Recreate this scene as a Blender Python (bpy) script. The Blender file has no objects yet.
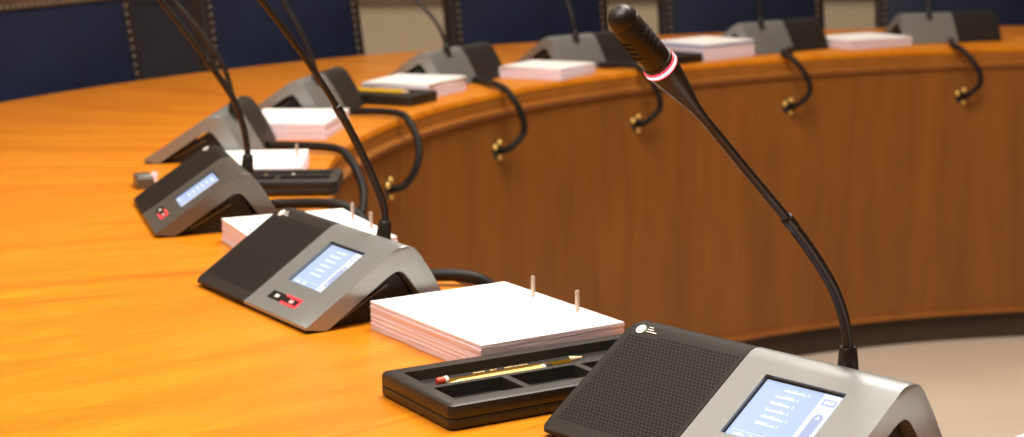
import bpy, bmesh, math, random
from mathutils import Vector, Matrix
random.seed(7)
PI = math.pi
sc = bpy.context.scene
COL = sc.collection
TZ = 0.755                      # height of the table top above the floor
CX, CY = 1.5181, 2.8295         # centre of the ring of the table
rad = math.radians

# ------------------------------------------------------------------ materials
class NT:
    def __init__(s, name):
        s.m = bpy.data.materials.new(name); s.m.use_nodes = True
        s.t = s.m.node_tree; s.n = s.t.nodes; s.l = s.t.links
        s.b = s.n['Principled BSDF']
    def new(s, kind, **kw):
        n = s.n.new(kind)
        for k, v in kw.items(): setattr(n, k, v)
        return n
    def put(s, sock, v):
        if isinstance(v, bpy.types.NodeSocket): s.l.new(v, sock)
        else: sock.default_value = v
    def math(s, op, a, b=0.0, c=0.0):
        n = s.new('ShaderNodeMath', operation=op)
        s.put(n.inputs[0], a); s.put(n.inputs[1], b); s.put(n.inputs[2], c)
        return n.outputs[0]
    def coord(s): return s.new('ShaderNodeTexCoord').outputs['Object']
    def sep(s, v):
        n = s.new('ShaderNodeSeparateXYZ'); s.l.new(v, n.inputs[0]); return n.outputs
    def comb(s, x, y, z):
        n = s.new('ShaderNodeCombineXYZ')
        for i, v in enumerate((x, y, z)): s.put(n.inputs[i], v)
        return n.outputs[0]
    def noise(s, vec, scale=5, detail=4, rough=.55, dist=0):
        n = s.new('ShaderNodeTexNoise'); s.l.new(vec, n.inputs['Vector'])
        n.inputs['Scale'].default_value = scale; n.inputs['Detail'].default_value = detail
        n.inputs['Roughness'].default_value = rough; n.inputs['Distortion'].default_value = dist
        return n.outputs['Fac']
    def ramp(s, f, stops):
        n = s.new('ShaderNodeValToRGB'); s.l.new(f, n.inputs[0])
        e = n.color_ramp.elements
        while len(e) < len(stops): e.new(.5)
        for x, (p, c) in zip(e, stops): x.position = p; x.color = (*c, 1)
        return n.outputs[0]
    def mix(s, f, a, b, mode='MIX'):
        n = s.new('ShaderNodeMix', data_type='RGBA', blend_type=mode)
        s.put(n.inputs[0], f)
        for i, v in ((6, a), (7, b)):
            if isinstance(v, tuple): n.inputs[i].default_value = (*v, 1)
            else: s.l.new(v, n.inputs[i])
        return n.outputs[2]
    def bump(s, h, strength=.3, dist=.001):
        n = s.new('ShaderNodeBump'); n.inputs['Strength'].default_value = strength; n.inputs['Distance'].default_value = dist
        s.l.new(h, n.inputs['Height']); s.l.new(n.outputs[0], s.b.inputs['Normal'])
    def setp(s, **kw):
        for k, v in kw.items():
            k = k.replace('_', ' ')
            sock = s.b.inputs[k]
            if isinstance(v, tuple): sock.default_value = (*v, 1)
            elif isinstance(v, bpy.types.NodeSocket): s.l.new(v, sock)
            else: sock.default_value = v
        return s.m

def plain(name, col, rough=.5, metal=0.0, spec=.5, grain=None, bump=None):
    t = NT(name); co = t.coord()
    base = col
    if grain:
        f = t.noise(co, grain[0], 3)
        base = t.ramp(f, [(.3, tuple(c*(1-grain[1]) for c in col)), (.7, tuple(min(1, c*(1+grain[1])) for c in col))])
    m = t.setp(Base_Color=base, Roughness=rough, Metallic=metal, Specular_IOR_Level=spec)
    if bump: t.bump(t.noise(co, bump[0], 2), bump[1], bump[2])
    return m

def emit(name, col, strength):
    t = NT(name)
    return t.setp(Base_Color=tuple(c*.3 for c in col), Emission_Color=col, Emission_Strength=strength, Roughness=.2)

def polar(t):
    co = t.coord(); x, y, z = t.sep(co)
    r = t.math('SQRT', t.math('ADD', t.math('MULTIPLY', x, x), t.math('MULTIPLY', y, y)))
    ph = t.math('ARCTAN2', y, x)
    return r, ph, z

def wood_top():
    t = NT('honey_veneer'); r, ph, z = polar(t)
    sec = t.math('ADD', t.math('MULTIPLY', ph, 1/rad(15.7)), .37)
    cell = t.math('FLOOR', sec); fr = t.math('FRACT', sec)
    wn = t.new('ShaderNodeTexWhiteNoise', noise_dimensions='1D'); t.l.new(cell, wn.inputs['W'])
    g1 = t.noise(t.comb(t.math('MULTIPLY', r, 2.2), t.math('MULTIPLY', ph, 34), t.math('MULTIPLY', cell, 7.3)), 1, 5, .6, .6)
    g2 = t.noise(t.comb(t.math('MULTIPLY', r, 22), t.math('MULTIPLY', ph, 760), cell), 1, 3, .6)
    f = t.math('ADD', t.math('MULTIPLY', g1, .5), t.math('MULTIPLY', g2, .5))
    c = t.ramp(f, [(.35, (.45, .125, .005)), (.50, (.63, .205, .008)), (.65, (.74, .28, .016))])
    c = t.mix(t.math('MULTIPLY', wn.outputs['Value'], .30), c, (.52, .155, .007))
    seam = t.math('LESS_THAN', t.math('ABSOLUTE', t.math('SUBTRACT', fr, .5)), .006)
    c = t.mix(t.math('MULTIPLY', seam, .45), c, (.42, .10, .006))
    m = t.setp(Base_Color=c, Roughness=.34, Specular_IOR_Level=.18)
    t.bump(g2, .04, .0006)
    return m

def wood_side(name, cols, fine=1.0, rough=.4):
    t = NT(name); r, ph, z = polar(t)
    g1 = t.noise(t.comb(t.math('MULTIPLY', ph, 26*fine), t.math('MULTIPLY', z, 1.6), 0.0), 1, 5, .6, .8)
    g2 = t.noise(t.comb(t.math('MULTIPLY', ph, 420*fine), t.math('MULTIPLY', z, 9), 3.0), 1, 3, .6)
    f = t.math('ADD', t.math('MULTIPLY', g1, .65), t.math('MULTIPLY', g2, .35))
    c = t.ramp(f, [(.30, cols[0]), (.52, cols[1]), (.72, cols[2])])
    return t.setp(Base_Color=c, Roughness=rough, Specular_IOR_Level=.35)

def grille_mat():
    t = NT('perforated_black'); co = t.coord(); x, y, z = t.sep(co)
    P = .0038
    u = t.math('DIVIDE', x, P)
    s = t.math('DIVIDE', t.math('MULTIPLY', y, 1.19), P*.866)
    row = t.math('FLOOR', s)
    uo = t.math('ADD', u, t.math('MULTIPLY', t.math('MODULO', row, 2.0), .5))
    fu = t.math('SUBTRACT', t.math('FRACT', uo), .5)
    fs = t.math('MULTIPLY', t.math('SUBTRACT', t.math('FRACT', s), .5), .866)
    d = t.math('SQRT', t.math('ADD', t.math('MULTIPLY', fu, fu), t.math('MULTIPLY', fs, fs)))
    hole = t.math('LESS_THAN', d, .35)
    inside = t.math('MULTIPLY', t.math('GREATER_THAN', x, -.002), t.math('LESS_THAN', x, .1135))
    inside = t.math('MULTIPLY', inside, t.math('MULTIPLY', t.math('GREATER_THAN', y, .012), t.math('LESS_THAN', y, .0965)))
    # the maker's mark sits on a plain corner of the grille
    tag = t.math('MULTIPLY', t.math('LESS_THAN', x, .028), t.math('GREATER_THAN', y, .0935))
    inside = t.math('MULTIPLY', inside, t.math('SUBTRACT', 1.0, tag))
    hole = t.math('MULTIPLY', hole, inside)
    c = t.mix(hole, (.023, .020, .0175), (.0010, .0012, .001))
    m = t.setp(Base_Color=c, Roughness=.5, Specular_IOR_Level=.16)
    inv = t.math('SUBTRACT', 1.0, hole)
    t.bump(inv, .5, .0006)
    return m

def paper_edge():
    t = NT('pink_paper_edges'); co = t.coord(); x, y, z = t.sep(co)
    n = t.noise(t.comb(t.math('MULTIPLY', x, 6), t.math('MULTIPLY', y, 6), t.math('MULTIPLY', z, 900)), 1, 3, .7)
    c = t.ramp(n, [(.32, (.70, .56, .66)), (.5, (.82, .71, .80)), (.68, (.90, .83, .89))])
    return t.setp(Base_Color=c, Roughness=.8, Specular_IOR_Level=.2)

def carpet_mat():
    t = NT('beige_carpet'); co = t.coord()
    n1 = t.noise(co, 2.5, 4); n2 = t.noise(co, 260, 2)
    f = t.math('ADD', t.math('MULTIPLY', n1, .4), t.math('MULTIPLY', n2, .6))
    c = t.ramp(f, [(.35, (.58, .475, .37)), (.65, (.71, .60, .485))])
    m = t.setp(Base_Color=c, Roughness=.95, Specular_IOR_Level=.1)
    t.bump(n2, .4, .004)
    return m

M = dict(
    top=wood_top(),
    fascia=wood_side('honey_edge', [(.26, .088, .014), (.33, .117, .019), (.40, .148, .026)], 1.0, .32),
    panel=wood_side('brown_panel', [(.185, .063, .011), (.25, .087, .0145), (.305, .111, .019)]),
    plinth=plain('dark_plinth', (.045, .028, .017), .6, grain=(6, .2)),
    silver=plain('silver_lacquer', (.30, .32, .318), .34, .6, .5, grain=(900, .05), bump=(1500, .05, .0003)),
    dim_silver_grey=plain('dimmed_silver_grey', (.15, .138, .125), .38, .6, .5, grain=(900, .05)),  # silver darkened for one unit's dim reflection; plain grey on the switch box
    grille=grille_mat(),
    black=plain('black_plastic', (.011, .009, .008), .5, 0, .22, grain=(300, .1)),
    blackleather=plain('black_leatherette', (.013, .011, .009), .40, 0, .5, grain=(400, .15), bump=(700, .35, .0006)),
    mic=plain('black_rubber_metal', (.014, .011, .009), .38, .25, .5, grain=(300, .1)),
    core=plain('black_underside', (.01, .008, .008), .6),
    slot=plain('grey_slot', (.16, .15, .14), .4, .4),
    paper=plain('white_paper', (.88, .87, .85), .75, 0, .2, grain=(30, .015)),
    pedge=paper_edge(),
    blue=plain('blue_cover_sheet', (.22, .27, .52), .7),
    pin=plain('beige_metal_pin', (.62, .47, .38), .35, .5),
    brass=plain('brass', (.95, .62, .16), .42, .55),
    hole=plain('dark_hole', (.006, .004, .003), .8),
    navy=plain('navy_leather', (.008, .0145, .042), .5, 0, .35, grain=(9, .18), bump=(500, .15, .0008)),
    border=plain('dark_brown_leather', (.022, .017, .016), .45, 0, .4, grain=(14, .2)),
    wood_dark=plain('dark_stained_wood', (.10, .055, .035), .4, 0, .4, grain=(12, .3)),
    nail=plain('antique_nail_head', (.15, .115, .085), .5, .6),
    wall=plain('beige_wall_paint', (.58, .49, .36), .8, 0, .2, grain=(3, .04)),
    rail=plain('brown_wall_rail', (.25, .17, .125), .5, grain=(5, .15)),
    white=plain('white_ceiling_paint', (.80, .77, .72), .85),
    door=plain('navy_black_door', (.018, .018, .034), .5, grain=(5, .15)),
    carpet=carpet_mat(),
    mark=plain('white_print', (.80, .79, .72), .5),
    yellow=plain('yellow_pencil_paint', (.80, .46, .03), .35),
    pblack=plain('black_pencil_paint', (.012, .01, .008), .6, 0, .15),
    red=plain('red_pencil_cap', (.62, .06, .03), .35),
    raw=plain('bare_pencil_wood', (.80, .58, .34), .6),
    lead=plain('graphite', (.03, .03, .03), .4),
    orange=plain('orange_pencil_paint', (.78, .30, .03), .35),
    screen=emit('lit_blue_screen', (.44, .57, .87), .80),
    screen_hi=emit('lit_pale_panel', (.66, .76, .98), .95),
    screen_tx=emit('lit_white_writing', (.74, .83, 1.0), .95),
    screen_dk=emit('lit_blue_key', (.42, .50, .78), .72),
    redglow=emit('red_light', (1.0, .05, .06), 1.6),
    ring=emit('red_light_ring', (1.0, .06, .09), 2.2),
    ringcore=emit('white_hot_ring_core', (1.0, .66, .62), 2.0),
    pinkglow=emit('pale_red_light', (1.0, .5, .42), 1.1),
)

# ------------------------------------------------------------------ mesh helpers
def link(name, bm, mats, parent=None, smooth=True, bevel=None, ang=35, loc=None):
    bmesh.ops.recalc_face_normals(bm, faces=bm.faces)
    me = bpy.data.meshes.new(name); bm.to_mesh(me); bm.free()
    if not isinstance(mats, (list, tuple)): mats = [mats]
    for m in mats: me.materials.append(m)
    o = bpy.data.objects.new(name, me); COL.objects.link(o)
    if parent: o.parent = parent
    if loc: o.location = loc
    if smooth:
        for p in me.polygons: p.use_smooth = True
        try: me.set_sharp_from_angle(angle=rad(ang))
        except Exception: pass
    if bevel:
        b = o.modifiers.new('bevel', 'BEVEL'); b.width = bevel; b.segments = 3; b.limit_method = 'ANGLE'; b.angle_limit = rad(30)
    return o

def empty(name, loc, rz, label, cat, group=None):
    o = bpy.data.objects.new(name, None); COL.objects.link(o)
    o.empty_display_size = .05; o.location = loc; o.rotation_euler = (0, 0, rz)
    o['label'] = label; o['category'] = cat
    if group: o['group'] = group
    return o
def tag(o, label, cat, group=None):
    o['label'] = label; o['category'] = cat
    if group: o['group'] = group
    return o
def struct(o): o['kind'] = 'structure'; return o

def box(bm, x0, x1, y0, y1, z0, z1, mat=0, M4=None):
    vs = [bm.verts.new(Vector(p)) for p in ((x0,y0,z0),(x1,y0,z0),(x1,y1,z0),(x0,y1,z0),(x0,y0,z1),(x1,y0,z1),(x1,y1,z1),(x0,y1,z1))]
    if M4 is not None:
        for v in vs: v.co = M4 @ v.co
    for f in ((3,2,1,0),(4,5,6,7),(0,1,5,4),(1,2,6,5),(2,3,7,6),(3,0,4,7)):
        bm.faces.new([vs[i] for i in f]).material_index = mat
    return vs

def loft(bm, rings, closed=True, caps=True, mat=0):
    R = [[bm.verts.new(Vector(p)) for p in ring] for ring in rings]
    n = len(R[0])
    for a, b in zip(R, R[1:]):
        for i in range(n if closed else n-1):
            j = (i+1) % n
            bm.faces.new((a[i], a[j], b[j], b[i])).material_index = mat
    if caps:
        bm.faces.new(R[0][::-1]).material_index = mat
        bm.faces.new(R[-1]).material_index = mat
    return R

def smooth_path(pts, sub=8):
    P = [Vector(p) for p in pts]; out = []
    for i in range(len(P)-1):
        p0 = P[max(i-1, 0)]; p1 = P[i]; p2 = P[i+1]; p3 = P[min(i+2, len(P)-1)]
        for k in range(sub):
            t = k/sub
            out.append(.5*((2*p1)+(p2-p0)*t+(2*p0-5*p1+4*p2-p3)*t*t+(3*p1-p0-3*p2+p3)*t**3))
    out.append(P[-1]); return out

def tube(bm, path, radii, n=14, mat=0, caps=True):
    if not hasattr(radii, '__len__'): radii = [radii]*len(path)
    rings = []; prev = None
    for i, p in enumerate(path):
        d = (path[min(i+1, len(path)-1)]-path[max(i-1, 0)]).normalized()
        if prev is None:
            a = Vector((1, 0, 0)) if abs(d.x) < .9 else Vector((0, 1, 0))
            x = (a - d*a.dot(d)).normalized()
        else: x = (prev - d*prev.dot(d)).normalized()
        prev = x; y = d.cross(x)
        rings.append([p + (x*math.cos(2*PI*k/n)+y*math.sin(2*PI*k/n))*radii[i] for k in range(n)])
    loft(bm, rings, True, caps, mat)

def lathe_along(bm, p, d, prof, n=24, mat=0):
    """prof = (distance along d, radius)"""
    d = d.normalized(); a = Vector((1, 0, 0)) if abs(d.x) < .9 else Vector((0, 1, 0))
    x = (a-d*a.dot(d)).normalized(); y = d.cross(x)
    loft(bm, [[p+d*t+(x*math.cos(2*PI*k/n)+y*math.sin(2*PI*k/n))*r for k in range(n)] for t, r in prof], True, True, mat)

def boolean_cut(o, cutters):
    """cut closed boxes out of one object and keep only the result"""
    bpy.context.view_layer.update()
    for bm in cutters:
        bmesh.ops.recalc_face_normals(bm, faces=bm.faces)
        me = bpy.data.meshes.new('cut'); bm.to_mesh(me); bm.free()
        c = bpy.data.objects.new('cut', me); COL.objects.link(c); c.matrix_world = o.matrix_world
        md = o.modifiers.new('cut', 'BOOLEAN'); md.object = c; md.operation = 'DIFFERENCE'; md.solver = 'EXACT'
        bpy.context.view_layer.update()
        new = bpy.data.meshes.new_from_object(o.evaluated_get(bpy.context.evaluated_depsgraph_get()))
        o.modifiers.remove(md); old = o.data; nm = old.name; o.data = new
        bpy.data.objects.remove(c); bpy.data.meshes.remove(me); bpy.data.meshes.remove(old); new.name = nm

# ------------------------------------------------------------------ room
def shell(name, x0, x1, y0, y1, z0, z1, m):
    bm = bmesh.new(); box(bm, x0, x1, y0, y1, z0, z1); return struct(link(name, bm, m, smooth=False))
X0, X1, Y0, Y1, H = -3.3, 5.9, -2.6, 6.9, 3.0
shell('floor', X0-.1, X1+.1, Y0-.1, Y1+.1, -.1, 0, M['carpet'])
shell('wall_back', X0-.1, X1+.1, Y1, Y1+.1, 0, H, M['wall'])
shell('wall_left', X0-.1, X0, Y0, Y1, 0, H, M['wall'])
shell('wall_right', X1, X1+.1, Y0, Y1, 0, H, M['wall'])
shell('wall_front', X0-.1, X1+.1, Y0-.1, Y0, 0, H, M['wall'])
shell('ceiling', X0-.1, X1+.1, Y0-.1, Y1+.1, H, H+.1, M['white'])
bm = bmesh.new()
DX0, DX1 = -1.50, -.70
box(bm, DX0, DX1, Y1-.03, Y1-.001, 0.0, 2.05)
for zz in ((.12, .62), (.74, 1.95)):
    for xx in ((DX0+.07, DX0+.37), (DX0+.43, DX0+.73)):
        box(bm, xx[0], xx[1], Y1-.04, Y1-.03, *zz)
struct(link('door_1', bm, M['door'], bevel=.004))
for i, (a, b) in enumerate(((X0, DX0-.01), (DX1+.01, X1))):
    bm = bmesh.new(); box(bm, a, b, Y1-.022, Y1-.001, .722, .83); box(bm, a, b, Y1-.032, Y1-.022, .74, .81)
    struct(link('trim_%d' % (i+1), bm, M['rail'], bevel=.004))
    bm = bmesh.new(); box(bm, a, b, Y1-.02, Y1-.001, 0, .12)
    struct(link('baseboard_back' if i == 0 else 'baseboard_back.001', bm, M['rail'], bevel=.004))

# ------------------------------------------------------------------ the table
def sstep(a, b, x):
    t = min(1, max(0, (x-a)/(b-a))); return t*t*(3-2*t)
def r_in(ph):                                   # the inner curve opens a little at the near end
    d = math.degrees(ph) % 360
    return 1.799 + .13*sstep(225.5, 233, d)*(1-sstep(300, 350, d))
OX, OY, OR = 1.3515-CX, 2.6578-CY, 2.583
def r_out(ph):
    c, s = math.cos(ph), math.sin(ph); b = c*OX+s*OY
    return b+math.sqrt(b*b-(OX*OX+OY*OY-OR*OR))
def ring_sweep(bm, sect, n=240):
    rings = []
    for k in range(n):
        ph = 2*PI*k/n; rings.append([(r*math.cos(ph), r*math.sin(ph), z) for r, z in sect(ph)])
    rings.append(rings[0])
    V = [[bm.verts.new(Vector(p)) for p in ring] for ring in rings[:-1]]; V.append(V[0])
    m = len(V[0])
    for a, b in zip(V, V[1:]):
        for i in range(m): bm.faces.new((a[i], a[(i+1) % m], b[(i+1) % m], b[i]))
table = empty('conference_table', (CX, CY, 0), 0, 'large round ring-shaped conference table of honey orange wood with brown inner panel', 'table')
def sec_top(ph):
    a, b = r_in(ph), r_out(ph)
    return [(a+.0, TZ-.004), (a+.0012, TZ-.0012), (a+.004, TZ), (b-.004, TZ), (b-.0012, TZ-.0012), (b, TZ-.004), (b, TZ-.012), (a, TZ-.012)]
bm = bmesh.new(); ring_sweep(bm, sec_top); link('tabletop', bm, M['top'], table)
bm = bmesh.new(); ring_sweep(bm, lambda p: [(r_in(p)+.0015, TZ-.0122), (r_in(p)+.03, TZ-.0122), (r_in(p)+.03, TZ-.046), (r_in(p)+.0015, TZ-.046)]); link('inner_edge_band', bm, M['fascia'], table)
bm = bmesh.new(); ring_sweep(bm, lambda p: [(r_out(p)-.03, TZ-.0122), (r_out(p)-.0015, TZ-.0122), (r_out(p)-.0015, TZ-.05), (r_out(p)-.03, TZ-.05)]); link('outer_edge_band', bm, M['fascia'], table)
bm = bmesh.new(); ring_sweep(bm, lambda p: [(r_in(p)-.006+.007*0, TZ-.046), (r_in(p)-.010, TZ-.040), (r_in(p)-.006, TZ-.035), (r_in(p)+.0014, TZ-.034), (r_in(p)+.0014, TZ-.050), (r_in(p)-.004, TZ-.050)]); link('bead_moulding', bm, M['fascia'], table)
bm = bmesh.new(); ring_sweep(bm, lambda p: [(r_in(p)+.004, TZ-.0465), (r_in(p)+.036, TZ-.0465), (r_in(p)+.036, .085), (r_in(p)+.004, .085)]); link('inner_panel', bm, M['panel'], table)
bm = bmesh.new(); ring_sweep(bm, lambda p: [(r_in(p)-.002, .085), (r_in(p)-.002, .072), (r_in(p)+.05, .072), (r_in(p)+.05, .085)]); link('base_moulding', bm, M['fascia'], table)
bm = bmesh.new(); ring_sweep(bm, lambda p: [(r_in(p)+.022, .0715), (r_in(p)+.06, .0715), (r_in(p)+.06, 0.0), (r_in(p)+.022, 0.0)]); link('plinth', bm, M['plinth'], table)

GROM = [212.0, 196.5, 180.8, 165.1, 149.1, 133.2, 118.0, 102.4]
for d in GROM:
    ph = rad(d); r = r_in(ph)+.004
    c, s = math.cos(ph), math.sin(ph)
    R = Matrix(((s, 0, -c, r*c), (-c, 0, -s, r*s), (0, 1, 0, TZ-.12), (0, 0, 0, 1)))   # local z points to the ring's centre
    bm = bmesh.new()
    prof = [(.0085, .0004), (.0085, .0028), (.0115, .0042), (.0165, .0035), (.0185, .0004)]
    loft(bm, [[R @ Vector((q*math.cos(2*PI*k/24), q*math.sin(2*PI*k/24), z)) for q, z in prof] for k in range(25)], True, False)
    bmesh.ops.remove_doubles(bm, verts=bm.verts, dist=1e-6)
    g = link('cable_grommet', bm, M['border'], table); g['label'] = 'small round cable grommet with brass screws'
    bm = bmesh.new(); lathe_along(bm, (R @ Vector((0, 0, .0004))), Vector((-c, -s, 0)), [(0, .0086), (.0003, .0086)]); link('cable_opening', bm, M['hole'], g)
    for a in (75, 150, 285):
        bm = bmesh.new()
        lathe_along(bm, R @ Vector((.0152*math.cos(rad(a)), .0152*math.sin(rad(a)), .0036)), Vector((-c, -s, 0)), [(0, .0068), (.002, .0064), (.0042, .0042), (.005, .0005)], 12)
        k = link('screw', bm, M['brass'], g); k['label'] = 'brass screw'

# ------------------------------------------------------------------ conference units
UW, UB, UD, UHr = .262, .118, .157, .075
def slope_z(v): return .006+.657*v
OUT = [(0, .0042), (0, .0072)] + [(v, slope_z(v)) for v in (.012, .03, .05, .07, .09)] + [(.098, .0704), (.104, .0739), (.109, .0753), (.1155, .0748), (.1215, .0722), (.1275, .0662), (.139, .0488), (.152, .0258), (.1640, .002), (.1635, .0008)]
INN = [(.0225, .0008), (.0235, .0012), (.03, .0052), (.05, .0183), (.07, .0315), (.085, .0413), (.093, .0465), (.098, .0490), (.103, .0502), (.107, .0496), (.111, .0468), (.117, .0392), (.125, .0275), (.133, .0150), (.1405, .0030), (.142, .0008)]
assert len(OUT) == len(INN)+1 or True
def shell_rings(us, rl=0.0, rr=0.0, u0=0, u1=1):
    """cross-sections of the bent plate along its width, with rounded outer corners"""
    rings = []
    for u in us:
        e = 0.0
        if rl and u-u0 < rl: e = rl-math.sqrt(max(0, rl*rl-(rl-(u-u0))**2))
        if rr and u1-u < rr: e = max(e, rr-math.sqrt(max(0, rr*rr-(rr-(u1-u))**2)))
        ring = []
        for v, z in OUT:
            if e:
                if v < e: v, z = e, max(slope_z(e)-.0030 if z < .005 else slope_z(e), .0042)
                z = min(z, .0753-e*.8)
                v = min(v, .1635-e*.6)
            ring.append((u, v, z))
        for v, z in reversed(INN):
            ring.append((u, v, z if not e else min(z, .0753-e*.8-.004)))
        rings.append(ring)
    return rings

def make_unit(name, loc, rz, label, mats, mic, group, near=False):
    """bent-plate conference unit: black loudspeaker half, silver half with screen and keys, gooseneck microphone"""
    sil, gri = mats
    root = empty(name, loc, rz, label, 'conference microphone', group)
    bm = bmesh.new(); loft(bm, shell_rings([-.009, -.0086, -.0078, -.0065, -.004, -.001, .06, UB-.0008], rl=.0075, u0=-.009))
    o = link('loudspeaker_half', bm, gri, root, ang=28); o['label'] = 'black loudspeaker half'
    bm = bmesh.new(); loft(bm, shell_rings([UB+.0002, .15, .2, UW-.003, UW-.0012, UW-.0003, UW], rr=.003, u1=UW))
    body = link('silver_housing', bm, sil, root, ang=28)
    # the recess of the screen and of the two keys
    cut = []
    s = math.atan(.657)
    def on(u, v, h): return Vector((u, v-h*math.sin(s), slope_z(v)+h*math.cos(s)))
    for (ua, ub_, va, vb, dp) in ((.147, .2225, .037, .0885, .0042), (.1455, .2105, .0135, .0225, .0012)):
        c = bmesh.new()
        q = [on(u, v, h) for h in (-dp, .004) for u, v in ((ua, va), (ub_, va), (ub_, vb), (ua, vb))]
        vs = [c.verts.new(p) for p in q]
        for f in ((3,2,1,0),(4,5,6,7),(0,1,5,4),(1,2,6,5),(2,3,7,6),(3,0,4,7)): c.faces.new([vs[i] for i in f])
        cut.append(c)
    boolean_cut(body, cut)
    try:
        for p in body.data.polygons: p.use_smooth = True
        body.data.set_sharp_from_angle(angle=rad(28))
    except Exception: pass
    # core under the plate, with its slot
    bm = bmesh.new()
    pr = [(.034, .0008), (.038, .0075), (.090, .0415), (.103, .0470), (.112, .0425), (.130, .010), (.1335, .0008)]
    loft(bm, [[(u, v, z) for v, z in pr] for u in (.012, UW-.013)])
    core = link('underside_core', bm, M['core'], root, smooth=False)
    bm = bmesh.new(); loft(bm, [[(u, v, z) for v, z in ((.045, .0065), (.045, .0085), (.096, .0365), (.097, .0345))] for u in (UW-.0128, UW-.0110)])
    link('slot_edge', bm, M['slot'], core, smooth=False)
    bm = bmesh.new(); box(bm, .004, UW-.004, .003, .030, .0003, .0040)
    link('foot_strip', bm, M['core'], root, smooth=False)
    # touch screen
    def quad(bm, ua, ub_, va, vb, h, t=.0004, mat=0):
        vs = [bm.verts.new(on(u, v, hh)) for hh in (h-t, h) for u, v in ((ua, va), (ub_, va), (ub_, vb), (ua, vb))]
        for f in ((3,2,1,0),(4,5,6,7),(0,1,5,4),(1,2,6,5),(2,3,7,6),(3,0,4,7)): bm.faces.new([vs[i] for i in f]).material_index = mat
    bm = bmesh.new(); quad(bm, .1472, .2223, .0372, .0883, -.0036, .0004)
    fr = link('screen_frame', bm, M['black'], root, smooth=False)
    bm = bmesh.new(); quad(bm, .1485, .2215, .0378, .0868, -.0032, .0003)
    scn = link('touch_screen', bm, M['screen'], root, smooth=False); scn['label'] = 'lit blue touch screen'
    bm = bmesh.new(); quad(bm, .2035, .2213, .0380, .0866, -.0030, .0001); link('side_bar', bm, M['screen_hi'], scn, smooth=False)
    bm = bmesh.new(); quad(bm, .2065, .2180, .0775, .0825, -.0028, .0001); quad(bm, .2078, .2167, .0785, .0815, -.0027, .0001, 1); link('menu_key', bm, [M['screen_dk'], M['screen_hi']], scn, smooth=False)
    bm = bmesh.new()
    n = 20; vs = []
    for k in range(n):
        a = 2*PI*k/n; uu = .2122+.0044*math.cos(a); vv = (.0665 if math.sin(a) >= 0 else .0485)+.0038*math.sin(a)
        vs.append(bm.verts.new(on(uu, vv, -.0028)))
    bm.faces.new(vs)
    link('volume_slider', bm, M['screen_dk'], scn, smooth=False)
    bm = bmesh.new()
    for vv, sg in ((.0672, 1), (.0480, -1)):
        bm.faces.new([bm.verts.new(on(.2122+du, vv+dv*sg, -.0027)) for du, dv in ((-.002, -.0012), (.002, -.0012), (0, .0016))])
    link('slider_arrows', bm, M['screen_tx'], scn, smooth=False)
    rnd = random.Random(int(loc[0]*1000))
    vv = .0815
    for row in range(6):                               # rows of blurred writing, one part per row
        bm = bmesh.new(); u = .166+(.004 if row == 0 else 0)
        n = 9
        for k in range(n):
            w = rnd.uniform(.0012, .0023); hgt = rnd.choice((.0012, .0016, .0022))
            quad(bm, u, u+w, vv-.0011, vv-.0011+hgt*1.15, -.0029, .0001); u += w+.0004
        u += .0016; quad(bm, u, u+.001, vv-.0011, vv+.0013, -.0029, .0001)
        link('writing_row', bm, M['screen_tx'], scn, smooth=False)
        vv -= .0058
    bm = bmesh.new(); quad(bm, .152, .200, .0432, .0436, -.0029, .0001)
    u = .155
    for k in range(7):
        w = rnd.uniform(.0014, .0026); quad(bm, u, u+w, .0395, .0395+rnd.choice((.0018, .0024)), -.0029, .0001); u += w+(.0005 if k != 3 else .006)
    link('footer_writing', bm, M['screen_tx'], scn, smooth=False)
    # the two keys under the screen
    for ua, ub_, nm in ((.1465, .1765, 'mute_key'), (.1785, .2095, 'talk_key')):
        bm = bmesh.new(); quad(bm, ua, ub_, .0140, .0220, -.0002, .0012)
        kb = link(nm, bm, M['black'], root, smooth=False, bevel=.0004)
        bm = bmesh.new(); quad(bm, (ua+ub_)/2-.004, (ua+ub_)/2+.004, .0165, .0195, .0002, .0003); link('key_mark', bm, M['mark'] if nm == 'mute_key' else M['pinkglow'], kb, smooth=False)
        if nm == 'talk_key':
            bm = bmesh.new(); e = .0014
            for a in ((ua-.001, ub_+.001, .0135-.0006, .0135+e), (ua-.001, ub_+.001, .0225-e, .0225+.0006), (ub_-.0006, ub_+.001+.0006, .0135, .0225), ):
                quad(bm, *a, .0007, .0008)
            r = link('red_light_surround', bm, M['redglow'], kb, smooth=False); r['label'] = 'glowing red outline'
    # maker's mark: white disc and three short lines of print, at the corner of the loudspeaker
    bm = bmesh.new(); c0 = (.0055, .0998)
    vs = [bm.verts.new(on(c0[0]+.0047*math.cos(2*PI*k/20), c0[1]+.0038*math.sin(2*PI*k/20), .0007)) for k in range(20)]
    f = bm.faces.new(vs); bmesh.ops.extrude_face_region(bm, geom=[f]); bmesh.ops.translate(bm, verts=vs, vec=on(0, 0, -.0006)-on(0, 0, 0))
    mk = link('maker_mark', bm, M['mark'], root, smooth=False)
    bm = bmesh.new()
    for k, (a, b) in enumerate(((.0118, .0165), (.0118, .0182), (.0118, .0230))):
        quad(bm, a, b, .1026-.0020*k, .1033-.0020*k, .0005, .0003)
    link('print_lines', bm, M['mark'], mk, smooth=False)
    # gooseneck microphone
    ub, pts, ring_d, head_d = mic
    bv, bz = pts[0][0], .060
    P = [Vector((ub, v, z)) for v, z in pts]
    bm = bmesh.new()
    lathe_along(bm, Vector((ub, bv, bz)), (P[1]-Vector((ub, bv, bz))), [(0, .0092), (.003, .0092), (.004, .0082), (.018, .0074), (.026, .0066), (.027, .0058)], 20)
    g = link('gooseneck_microphone', bm, M['mic'], root); g['label'] = 'black gooseneck microphone'
    path = smooth_path([Vector((ub, bv, bz+.012))]+P[1:], 10)
    # length along the stem; the lower third is the ribbed flexible part
    acc = [0]
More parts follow.
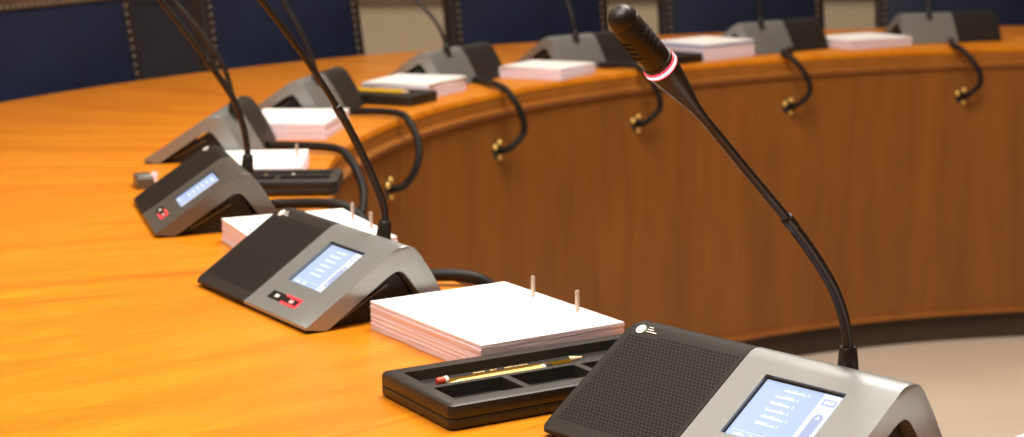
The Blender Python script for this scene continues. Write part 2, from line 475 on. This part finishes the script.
    for a, b in zip(path, path[1:]): acc.append(acc[-1]+(b-a).length)
    flex = .145
    k = min(range(len(acc)), key=lambda i: abs(acc[i]-flex))
    lo, hi = path[:k+1], path[k:]
    dense = []
    for a, b in zip(lo, lo[1:]):
        nn = max(1, int((b-a).length/.0009))
        dense += [a.lerp(b, i/nn) for i in range(nn)]
    dense.append(lo[-1])
    bm = bmesh.new(); tube(bm, dense, [.0041+(.0003 if i % 2 else -.0001) for i in range(len(dense))], 12); link('flexible_stem', bm, M['mic'], g, ang=80)
    bm = bmesh.new(); tube(bm, hi, .0033, 12); link('rigid_stem', bm, M['mic'], g)
    d0 = (hi[1]-hi[0]).normalized()
    bm = bmesh.new(); lathe_along(bm, hi[0]-d0*.006, d0, [(0, .0046), (.001, .0049), (.011, .0047), (.012, .0036)], 16); link('stem_joint', bm, M['mic'], g)
    d = (P[-1]-P[-3]).normalized(); p = P[-1]
    # flared neck, light ring, capsule head
    bm = bmesh.new(); lathe_along(bm, p-d*.006, d, [(0, .0033), (.006, .0036), (.014, .0042), (.034, .0078), (.045, .0097), (.054, .0112), (.0562, .0112)], 28)
    link('microphone_neck', bm, M['mic'], g)
    bm = bmesh.new(); lathe_along(bm, p+d*.0504, d, [(0, .0112), (.0004, .0117), (.0012, .0118), (.0032, .0118), (.0040, .0117), (.0044, .0112)], 28)
    bm.faces.ensure_lookup_table()
    for f in bm.faces:
        tt = (f.calc_center_median()-(p+d*.0504)).dot(d)
        if .0012 < tt < .0032: f.material_index = 1
    r = link('light_ring', bm, [M['ring'], M['ringcore']], g); r['label'] = 'glowing red light ring'
    q = p+d*.0548
    bm = bmesh.new(); lathe_along(bm, q, d, [(0, .0109), (.0004, .0111), (.003, .0110), (.0035, .0103), (.042, .0100), (.0425, .0094), (.0436, .0094), (.0441, .0100), (.0455, .0099), (.0490, .0088), (.0515, .0068), (.0528, .0040), (.0532, .0004)], 28)
    hd = link('microphone_head', bm, M['mic'], g, ang=50)
    a = Vector((1, 0, 0)); x = (a-d*a.dot(d)).normalized(); y = d.cross(x)
    for side in (0, 1, 2):
        for j in range(4):
            bm = bmesh.new(); c = q+d*(.0165+.0048*j)
            a0 = side*2*PI/3+.35
            arc = [c+(x*math.cos(a0+t)+y*math.sin(a0+t))*.0101 for t in [(-.62+1.24*i/8) for i in range(9)]]
            tube(bm, arc, [.0003, .0009, .0012, .0013, .0013, .0013, .0012, .0009, .0003], 6)
            link('vent_slot', bm, M['hole'], g)
    return root

CX_, GR = CX, 'conference units along the table'
def ext(pts, dist):
    a, b = Vector((0, *pts[-2])), Vector((0, *pts[-1])); d = (b-a).normalized(); e = b+d*dist
    return pts+[(e.y, e.z)]
B0 = (.128, .060)
mics = {
 1: (.193, [B0, (.127, .0881), (.1202, .1122), (.1028, .1415), (.0664, .1816), (.0123, .2312), (-.0382, .2773)]),
 2: (.185, [B0, (.1316, .0852), (.1265, .114), (.094, .184), (.0515, .2526), (.002, .319)]),
 3: (.185, ext([B0, (.1295, .0807), (.129, .1002), (.1248, .1262), (.111, .1653), (.066, .2342), (.0275, .2879)], .05)),
 4: (.185, ext([B0, (.1288, .0827), (.1265, .1066), (.1153, .1447), (.0885, .1892), (.0419, .2492)], .09)),
 5: (.185, ext([B0, (.1245, .0951), (.1150, .1245), (.0985, .1611), (.0678, .2159)], .13)),
 6: (.185, ext([B0, (.1250, .0794), (.1181, .1004), (.0997, .1329), (.0536, .1783)], .15)),
 7: (.185, ext([B0, (.1260, .0809), (.1194, .1099), (.1007, .1546)], .19)),
 8: (.198, ext([B0, (.1255, .0828), (.1175, .1277)], .23)),
 9: (.185, ext([B0, (.1240, .0822), (.1087, .1276)], .23)),
}
poses = {1: (.0261, 1.3907, -.8406), 2: (-.3413, 1.953, -1.0055), 3: (-.5165, 2.4785, -1.2745), 4: (-.5611, 3.0952, 4.669), 5: (-.4445, 3.5899, 4.5086),
         6: (-.1555, 4.1245, 4.2116), 7: (.1937, 4.4317, 3.9143), 8: (.6958, 4.7406, 3.7947), 9: (1.2223, 4.9268, 3.4219)}
ulabels = {
 1: 'largest silver and black microphone unit, nearest, its whole gooseneck and glowing red ring in view',
 2: 'silver unit with lit blue screen and red ringed key, behind the nearest paper stack',
 3: 'dark looking silver unit with a red lit key, beside the small grey switch box',
 4: 'grey unit seen from its open end, behind the dark looking unit with the red key',
 5: 'grey unit just left of the tray with the yellow pencil',
 6: 'silver backed unit below the wider beige wall gap, its gooseneck bent left',
 7: 'silver backed unit on the far side, partly hidden by the large microphone head',
 8: 'pale silver backed unit beside the tall stack with a blue sheet',
 9: 'farthest right silver and black unit, at the end of the far row',
}
for i in range(1, 10):
    x, y, th = poses[i]
    u, pts = mics[i]
    make_unit('conference_unit', (x, y, TZ), th, ulabels[i], (M['dim_silver_grey'] if i == 3 else M['silver'], M['black'] if i == 3 else M['grille']), (u, pts, 0, 0), GR)  # third unit gets a darker copy of the silver, painting in its dim reflection

# ------------------------------------------------------------------ cables
def pol(d, r, z): a = rad(d); return Vector((CX+r*math.cos(a), CY+r*math.sin(a), TZ+z))
clabels = {
 2: 'black cable lying between the red keyed silver unit and the nearest paper stack',
 3: 'black cable running behind the two pins of the half hidden paper stack',
 4: 'black cable looping over the inner table edge just behind the thin paper stack',
 5: 'black cable hanging nearest on the brown panel, from the unit with the yellow pencil tray',
 6: 'black cable hanging left of the large microphone head, second along the panel',
 7: 'black cable hanging just behind the large microphone head',
 8: 'black cable hanging fourth along the brown panel, below the pale unit',
 9: 'black cable hanging farthest right on the brown panel',
}
for i, d in zip(range(2, 10), GROM):
    x, y, th = poses[i]
    c, s = math.cos(th), math.sin(th)
    def U(u, v, z): return Vector((x+u*c-v*s, y+u*s+v*c, TZ+z))
    ri = r_in(rad(d))
    st = U(.15 if i > 4 else .12, .1705, .0086)
    dd = st-Vector((CX, CY, TZ)); pd = math.degrees(math.atan2(dd.y, dd.x)) % 360
    e = d-pd; off = {6: -.55, 7: .1, 8: .6, 9: .95}.get(i)
    if off is None: p1, p2, p3, p4 = pd+e*.3, pd+e*.45, pd+e*.72-.2, d-.45
    else: p1, p2, p3, p4 = d+off, d+off*.45, d-.45, d-.8
    pts = [st, U(.15 if i > 4 else .12, .186, .0086), pol(p1, ri+.006, .0108), pol(p2, ri-.024, -.004), pol(p3, ri-.047, -.044), pol(p4, ri-.046, -.082), pol(d-.2, ri-.030, -.110), pol(d, ri-.014, -.1195), pol(d, ri-.0005, -.12)]
    bm = bmesh.new(); tube(bm, smooth_path(pts, 8), .0070, 12)
    tag(link('microphone_cable', bm, M['black']), clabels[i], 'cable', 'cables dropping over the inner table edge')
# the nearest unit's cable runs off behind it
x, y, th = poses[1]; c, s = math.cos(th), math.sin(th)
def U(u, v, z): return Vector((x+u*c-v*s, y+u*s+v*c, TZ+z))
bm = bmesh.new(); tube(bm, smooth_path([U(.13, .1735, .0068), U(.17, .1735, .0066), U(.21, .174, .0066), U(.243, .1755, .0066)], 8), .0063, 12)
tag(link('microphone_cable', bm, M['black']), 'short end of black cable behind the foot of the nearest unit', 'cable', 'cables dropping over the inner table edge')

# ------------------------------------------------------------------ paper stacks on pins
def make_stack(pose, w, d, h, label, pins=(), blue=False, loose=(), nlay=13, seed=1, jit=.00055):
    rnd = random.Random(seed)
    x, y, th = pose
    root = empty('paper_stack', (x, y, TZ), th, label, 'paper stack', 'stacks of note paper on the table')
    bm = bmesh.new(); rings = []
    z = .0004
    for k in range(nlay):
        t = (h-.0004)/nlay
        a, b = rnd.uniform(-jit, jit), rnd.uniform(-jit, jit)
        if k == nlay-1: a = b = 0
        for zz in (z, z+t*.96):
            ring = []
            for (px, py), (qx, qy), nseg in (((0, 0), (w, 0), 6), ((w, 0), (w, d), 6), ((w, d), (0, d), 6), ((0, d), (0, 0), 6)):
                for j in range(nseg):
                    f = j/nseg
                    ring.append((px+(qx-px)*f+a+rnd.uniform(-.0002, .0002), py+(qy-py)*f+b+rnd.uniform(-.0002, .0002), zz))
            rings.append(ring)
        z += t
    loft(bm, rings)
    bm.normal_update()
    for f in bm.faces: f.material_index = 1 if f.calc_center_median().z < h-.0008 else 0
    link('sheets', bm, [M['paper'], M['pedge']], root, smooth=False)
    for k, (ox, oy, rot, lift) in enumerate(loose):
        bm = bmesh.new(); z0 = h+.0002+k*.0014
        box(bm, -w*.49, w*.49, -d*.49, d*.49, z0, z0+.0012, 0, Matrix.Translation((w/2+ox, d/2+oy, 0)) @ Matrix.Rotation(rot, 4, 'Z'))
        link('loose_sheet', bm, M['paper'], root, smooth=False)
    if blue:
        bm = bmesh.new(); box(bm, .001, w+.001, .001, d+.001, h+.0002, h+.0040); o = link('blue_sheet', bm, M['blue'], root, smooth=False); o['label'] = 'thin blue cover sheet'
        bm = bmesh.new(); box(bm, -.001, w-.001, -.002, d-.001, h+.0042, h+.0075); link('top_sheets', bm, M['paper'], root, smooth=False)
    for pu, pv in pins:
        bm = bmesh.new(); lathe_along(bm, Vector((pu, pv, h+.0002)), Vector((0, 0, 1)), [(0, .0021), (.0195, .0021), (.0203, .0018), (.0206, .0006)], 14)
        o = link('filing_pin', bm, M['pin'], root); o['label'] = 'beige metal filing pin'
    return root
PA, PB = .2244, .1543
make_stack((-.1394, 1.7541, -1.0165), .2105, PB, .028, 'nearest and largest white paper stack with two upright pins and pinkish edges', pins=((PA/2-.0385, PB-.0125), (PA/2+.0395, PB-.0125)), seed=3)
make_stack((-.3545, 2.2095, -1.172), .205, PB, .028, 'paper stack with two pins, half hidden by the silver unit with the red ringed key', pins=((PA/2-.034, PB-.012), (PA/2+.036, PB-.012)), seed=4)
make_stack((-.468, 2.8185, -1.5269), .183, .1543, .022, 'thin paper stack lying right behind the side on pen tray', pins=((PA/2-.031, PB-.0125),), seed=5)
make_stack((-.4431, 3.2999, 4.5933), .20, PB, .028, 'white paper stack just behind the thin one, its pinkish front face in view', seed=6)
make_stack((-.229, 3.8565, 4.2841), .172, .150, .026, 'uneven paper stack with loose top sheets next to the tray with the yellow pencil', loose=((.002, -.002, .03, 0), (-.003, .002, -.05, 0), (.001, .001, .06, 0)), seed=8)
make_stack((.0555, 4.1660, 4.1818), .158, PB, .024, 'low white paper stack left of the large microphone head, on the far side', seed=9, loose=((.003, .001, .04, .012),))
make_stack((.4840, 4.5598, 3.8997), .182, PB, .033, 'tall paper stack with a thin blue sheet near its top, right of the microphone head', blue=True, seed=10, loose=())
make_stack((.9412, 4.812, 3.6931), .205, PB, .022, 'low paper stack between the last two far units', seed=11, loose=((.002, 0, .03, .012),))
make_stack((.2750, 1.2100, -.8406), PA, PB, .028, 'paper stack mostly outside the view, right of the nearest unit', seed=12)

# ------------------------------------------------------------------ pen trays
def make_tray(loc, rz, label, TL=.240, TW=.110, CR=.009):
    """long axis along local x, the groove on the +y side, three pockets on the -y side"""
    L, W, Hh = TL, TW, .0215
    root = empty('pen_tray', loc, rz, label, 'pen tray', 'black pen trays on the table')
    def rbox(bm, x0, x1, y0, y1, z0, z1, r, n=6, inset=.0006, i0=.002):
        rings = []
        for zz, e in ((z0, i0), (z0+i0*.5, i0*.3), (z0+i0*1.2, 0), (z1-inset*1.2, 0), (z1-inset*.35, inset*.3), (z1, inset)):
            ring = []
            for cx, cy, a0 in ((x1-r, y1-r, 0), (x0+r, y1-r, 90), (x0+r, y0+r, 180), (x1-r, y0+r, 270)):
                for k in range(n+1):
                    a = rad(a0+90*k/n); ring.append((cx+(r-e)*math.cos(a), cy+(r-e)*math.sin(a), zz))
            rings.append(ring)
        loft(bm, rings)
    bm = bmesh.new(); rbox(bm, 0, L, 0, W, .0005, .0095, CR)
    link('tray_base', bm, M['blackleather'], root, ang=50)
    bm = bmesh.new(); rbox(bm, 0, L, 0, W, .0099, Hh, CR, inset=.0035, i0=.0006)
    t = link('tray_top', bm, M['blackleather'], root, ang=50)
    cut = []
    def cutter(x0, x1, y0, y1, zb):
        c = bmesh.new(); m = .003
        vs = [c.verts.new(Vector(p)) for p in ((x0+m, y0+m, zb), (x1-m, y0+m, zb), (x1-m, y1-m, zb), (x0+m, y1-m, zb), (x0, y0, Hh+.004), (x1, y0, Hh+.004), (x1, y1, Hh+.004), (x0, y1, Hh+.004))]
        for f in ((3,2,1,0),(4,5,6,7),(0,1,5,4),(1,2,6,5),(2,3,7,6),(3,0,4,7)): c.faces.new([vs[i] for i in f])
        cut.append(c)
    cutter(.013, L-.013, .060, W-.016, .0130)
    xs = (.013, .081, .1185+.032, L-.013)
    for a, b in ((.013, .0795), (.0845, .151), (.156, L-.013)): cutter(a, b, .016, .0555, .0112)
    boolean_cut(t, cut)
    for p in t.data.polygons: p.use_smooth = True
    t.data.set_sharp_from_angle(angle=rad(40))
    return root
A1 = rad(-8.0)
# first tray stands between the nearest unit and the nearest stack; its long side points to the middle of the ring
th = -1.0165; axis = th+PI/2
def P1f(u, v): return Vector((-.1394+u*math.cos(th)-v*math.sin(th), 1.7541+u*math.sin(th)+v*math.cos(th), TZ))
T1R = axis-rad(1.7)
o1 = P1f(.3400, -.1065)
make_tray(o1, T1R, 'nearest black pen tray holding two pencils, beside the perforated loudspeaker', .25, .127, .006)
make_tray(Vector((-.482, 2.5215, TZ)), rad(.3), 'black pen tray lying side on beside the dark looking unit with the red key')
ax = rad(-26.5)
nc = Vector((-.1905, 3.5215, TZ))
make_tray(nc-Vector((math.cos(ax), math.sin(ax), 0))*.180, ax, 'small looking black pen tray with a yellow pencil, before the uneven paper stack', .180)
t7 = 3.8997
def P7f(u, v): return Vector((.4840+u*math.cos(t7)-v*math.sin(t7), 4.5598+u*math.sin(t7)+v*math.cos(t7), TZ))
make_tray(P7f(.2855, -.085), t7+PI/2, 'black pen tray on the far side, mostly hidden behind the large microphone head', .24, .1005)

# ------------------------------------------------------------------ pencils
def make_pencil(p, ang, length, label, cap, style, group=None, r=.0034, tip=True, band=.0075):
    root = empty('pencil', p, ang, label, 'pencil', group)
    d = Vector((1, 0, 0)); c0 = Vector((0, 0, r))
    body_end = length-(.018 if tip else .006)
    bm = bmesh.new(); nn = 6
    for i, seg in enumerate(((.010, body_end),)):
        rings = [[Vector((x_, r*math.cos(2*PI*k/6+PI/6), r+r*math.sin(2*PI*k/6+PI/6))) for k in range(6)] for x_ in seg]
        loft(bm, rings)
    bm.normal_update()
    for f in bm.faces:
        n = f.normal
        if abs(n.x) < .5: f.material_index = 1 if (style == 'dark' or (style == 'stripe' and f.calc_center_median().z > r*1.2 and f.calc_center_median().y < -r*.2)) else 0
    link('shaft', bm, [M['yellow'], M['pblack']], root, smooth=False)
    if style == 'stripe':                          # small gold printing on the black face
        bm = bmesh.new(); rnd = random.Random(5); x_ = .035
        nv = Vector((0, -.5, .866)); ct = Vector((0, 0, r))+nv*r*.866; tv = Vector((0, .866, .5))
        while x_ < body_end-.03:
            if .034 < x_ < .045 or .05 < x_ < .058 or .066 < x_ < .090 or .100 < x_ < .118:
                w = rnd.uniform(.0008, .0018)
                q = [ct+nv*.00012+Vector((x_+a*w, 0, 0))+tv*b for a, b in ((0, -.0005), (1, -.0005), (1, .0006), (0, .0006))]
                bm.faces.new([bm.verts.new(v) for v in q])
            x_ += .0024
        link('gold_printing', bm, M['yellow'], root, smooth=False)
    bm = bmesh.new(); lathe_along(bm, c0, d, [(0, .001), (.0005, .0029), (.002, .0034), (.0105, .0034)], 14); k = link('end_cap', bm, cap, root)
    bm = bmesh.new(); lathe_along(bm, c0+d*band, d, [(0, .0037), (.0032, .0037)], 14); link('white_band', bm, M['mark'], root)
    if tip:
        bm = bmesh.new(); lathe_along(bm, c0+d*body_end, d, [(0, .0033), (.014, .0010)], 14); link('bare_wood_tip', bm, M['raw'], root)
        bm = bmesh.new(); lathe_along(bm, c0+d*(body_end+.014), d, [(0, .0010), (.004, .0002)], 10); link('lead', bm, M['lead'], root)
    return root
def T1f(a, b, z): return o1+Vector((math.cos(T1R)*a-math.sin(T1R)*b, math.sin(T1R)*a+math.cos(T1R)*b, z))
ZG = .0131
make_pencil(T1f(.033, .086, ZG), T1R+rad(.5), .150, 'longer yellow and black pencil with red end cap in the nearest tray', M['red'], 'stripe')
make_pencil(T1f(.140, .0745, ZG), T1R+rad(180+1.5), .110, 'shorter yellow pencil with white banded end, alongside the red capped one', M['pblack'], 'plain', r=.0034)
ca, sa = math.cos(ax), math.sin(ax)
o3 = nc-Vector((ca, sa, 0))*.222
make_pencil(o3+Vector((ca*.06-sa*.020, sa*.06+ca*.020, .0218)), ax, .150, 'yellow pencil lying on the far tray beside the uneven paper stack', M['yellow'], 'plain', r=.0042)
make_pencil(Vector((-.262, 2.6005, TZ+ZG)), rad(181), .105, 'black pencil with bare pale tip in the side on tray behind the dark looking unit', M['pblack'], 'dark', band=.048)

# ------------------------------------------------------------------ small switch box beside the dark unit
root = empty('switch_box', (-.531, 2.622, TZ), rad(18), 'tiny grey switch box with a pale red light, left of the dark looking unit', 'switch box')
bm = bmesh.new(); box(bm, -.012, .012, -.026, .026, 0, .017); link('casing', bm, M['dim_silver_grey'], root, bevel=.002)
bm = bmesh.new(); box(bm, -.0105, .0105, -.024, -.010, .0172, .0195); link('rocker', bm, M['silver'], root, bevel=.001)
bm = bmesh.new(); lathe_along(bm, Vector((.017, .012, .004)), Vector((0, 0, 1)), [(0, .0045), (.008, .0045), (.009, .0055), (.011, .006), (.0135, .005), (.015, .002)], 14); link('indicator_light', bm, M['pinkglow'], root)
bm = bmesh.new(); box(bm, .011, .040, .004, .020, 0, .0045); link('side_arm', bm, M['black'], root, bevel=.001)

# ------------------------------------------------------------------ chairs
def make_chair(loc, rz, label):
    """faces local -y... seat towards the table; the back leans away from it"""
    root = empty('navy_chair', loc, rz, label, 'chair', 'navy conference chairs behind the table')
    R = Matrix.Rotation(rad(9), 4, 'X').inverted()
    hw = .255
    # back panel: y = 0 is its front face at table height, leaning back (+y) with height
    def lean(z): return (z-TZ)*.155
    def slab(bm, x0, x1, z0, z1, y0, y1, nx=8, nz=8, crown=0.0):
        F = []; Bk = []
        for i in range(nx+1):
            for face, yy in ((F, y0), (Bk, y1)):
                row = []
                for j in range(nz+1):
                    a, b = i/nx, j/nz; z = z0+(z1-z0)*b
                    cr = -crown*(1-(2*a-1)**4)*(1-(2*b-1)**4) if face is F else 0
                    row.append(bm.verts.new(Vector((x0+(x1-x0)*a, lean(z)+yy+cr, z))))
                face.append(row)
        for i in range(nx):
            for j in range(nz):
                bm.faces.new((F[i][j], F[i+1][j], F[i+1][j+1], F[i][j+1])); bm.faces.new((Bk[i][j+1], Bk[i+1][j+1], Bk[i+1][j], Bk[i][j]))
            bm.faces.new((F[i][0], Bk[i][0], Bk[i+1][0], F[i+1][0])); bm.faces.new((F[i][nz], F[i+1][nz], Bk[i+1][nz], Bk[i][nz]))
        for j in range(nz):
            bm.faces.new((F[0][j], F[0][j+1], Bk[0][j+1], Bk[0][j])); bm.faces.new((F[nx][j], Bk[nx][j], Bk[nx][j+1], F[nx][j+1]))
    bm = bmesh.new(); slab(bm, -.232, .232, .50, .918, 0, .03, crown=.012); link('backrest', bm, M['navy'], root)
    for s_ in (-1, 1):
        bm = bmesh.new(); a, b = sorted((s_*.2325, s_*.262)); slab(bm, a, b, .44, .955, -.004, .045, 2, 8); link('side_frame', bm, M['border'], root, bevel=.005)
    bm = bmesh.new(); slab(bm, -.2322, .2322, .9185, .955, -.004, .045, 6, 2); link('top_rail', bm, M['wood_dark'], root, bevel=.005)
    bm = bmesh.new(); box(bm, -.25, .25, -.47, .0, .40, .47); link('seat', bm, M['navy'], root, bevel=.02)
    for sx in (-1, 1):
        for yy, top in ((-.44, .40), (.01, .44)):
            bm = bmesh.new(); x_ = sx*.225
            loft(bm, [[(x_+a*q, yy+b*q+dy, z) for a, b in ((-1, -1), (1, -1), (1, 1), (-1, 1))] for z, q, dy in ((0, .016, .05 if yy > 0 else 0), (top*.6, .02, .01 if yy > 0 else 0), (top, .023, 0))])
            link('leg', bm, M['wood_dark'], root, smooth=False, bevel=.004)
    # nail heads down the sides and along the top
    if not nail_me:
        b2 = bmesh.new(); lathe_along(b2, Vector((0, 0, 0)), Vector((0, -1, 0)), [(0, .0072), (.0015, .0068), (.0032, .0045), (.004, .001)], 10)
        me = bpy.data.meshes.new('nail_head'); b2.to_mesh(me); b2.free(); me.materials.append(M['nail'])
        for p_ in me.polygons: p_.use_smooth = True
        nail_me.append(me)
    spots = [(s_*.238, TZ-.05+.0195*k) for s_ in (-1, 1) for k in range(11)]
    spots += [(-.234+.0195*k, .9235) for k in range(25)]
    for nx_, nz_ in spots:
        n = bpy.data.objects.new('nail_head', nail_me[0]); COL.objects.link(n); n.parent = root
        n.location = (nx_, lean(nz_)-.0042, nz_)
    return root
nail_me = []
chl = ['navy chair whose top edge and top row of studs are in view',
       'navy chair just right of the dark gap between two chairs',
       'navy chair left of the large microphone head, behind the low paper stack',
       'navy chair behind the paper stack with the blue sheet',
       'navy chair farthest right, behind the last unit']
for lab, d, rr in zip(chl, (153.35, 138.05, 121.25, 106.95, 92.8), (2.80, 2.80, 2.80, 2.80, 2.80)):
    a = rad(d)
    # local +y points away from the ring's centre
    make_chair((CX+rr*math.cos(a), CY+rr*math.sin(a), 0), a-PI/2, lab)

# ------------------------------------------------------------------ lamps
def area(name, loc, size, power, col, tgt=None):
    l = bpy.data.lights.new(name, 'AREA'); l.shape = 'RECTANGLE'; l.size, l.size_y = size; l.energy = power; l.color = col
    o = bpy.data.objects.new(name, l); COL.objects.link(o); o.location = loc
    if tgt is not None: o.rotation_euler = (Vector(tgt)-Vector(loc)).to_track_quat('-Z', 'Y').to_euler()
    return o
W1 = (1.0, .935, .85)
area('ceiling_lamp_near', (-.7, .8, 2.95), (1.5, 1.5), 66, W1)
area('ceiling_lamp_centre', (.45, 2.25, 2.95), (1.3, 1.3), 92, W1)
area('ceiling_lamp_left', (-1.5, 3.1, 2.95), (1.0, 1.0), 9, W1)
area('ceiling_lamp_far', (.2, 5.3, 2.95), (1.6, .8), 24, W1)
w = bpy.data.worlds.new('dim_room'); w.use_nodes = True
w.node_tree.nodes['Background'].inputs[0].default_value = (1, .88, .75, 1); w.node_tree.nodes['Background'].inputs[1].default_value = .1
sc.world = w

# ------------------------------------------------------------------ camera
F, PITCH, ROLL, HCAM = 1840.73, .1839, -.0115, .43466
cam = bpy.data.cameras.new('camera'); co = bpy.data.objects.new('camera', cam); COL.objects.link(co)
cam.sensor_fit = 'HORIZONTAL'; cam.sensor_width = 36; cam.lens = F/1024*36; cam.clip_start = .05
right, up, fwd = Vector((1, 0, 0)), Vector((0, math.sin(PITCH), math.cos(PITCH))), Vector((0, math.cos(PITCH), -math.sin(PITCH)))
r2 = right*math.cos(ROLL)+up*math.sin(ROLL); u2 = up*math.cos(ROLL)-right*math.sin(ROLL)
mw = Matrix((( r2.x, u2.x, -fwd.x, 0), (r2.y, u2.y, -fwd.y, 0), (r2.z, u2.z, -fwd.z, TZ+HCAM), (0, 0, 0, 1)))
co.matrix_world = mw
cam.dof.use_dof = True; cam.dof.focus_distance = 1.45; cam.dof.aperture_fstop = 10.5
sc.camera = co
sc.view_settings.view_transform = 'Standard'; sc.view_settings.look = 'None'
sc.view_settings.gamma = 1; sc.view_settings.use_curve_mapping = False
sc.view_settings.exposure = 0.0
sc.cycles.use_denoising = True
sc.cycles.max_bounces = 8
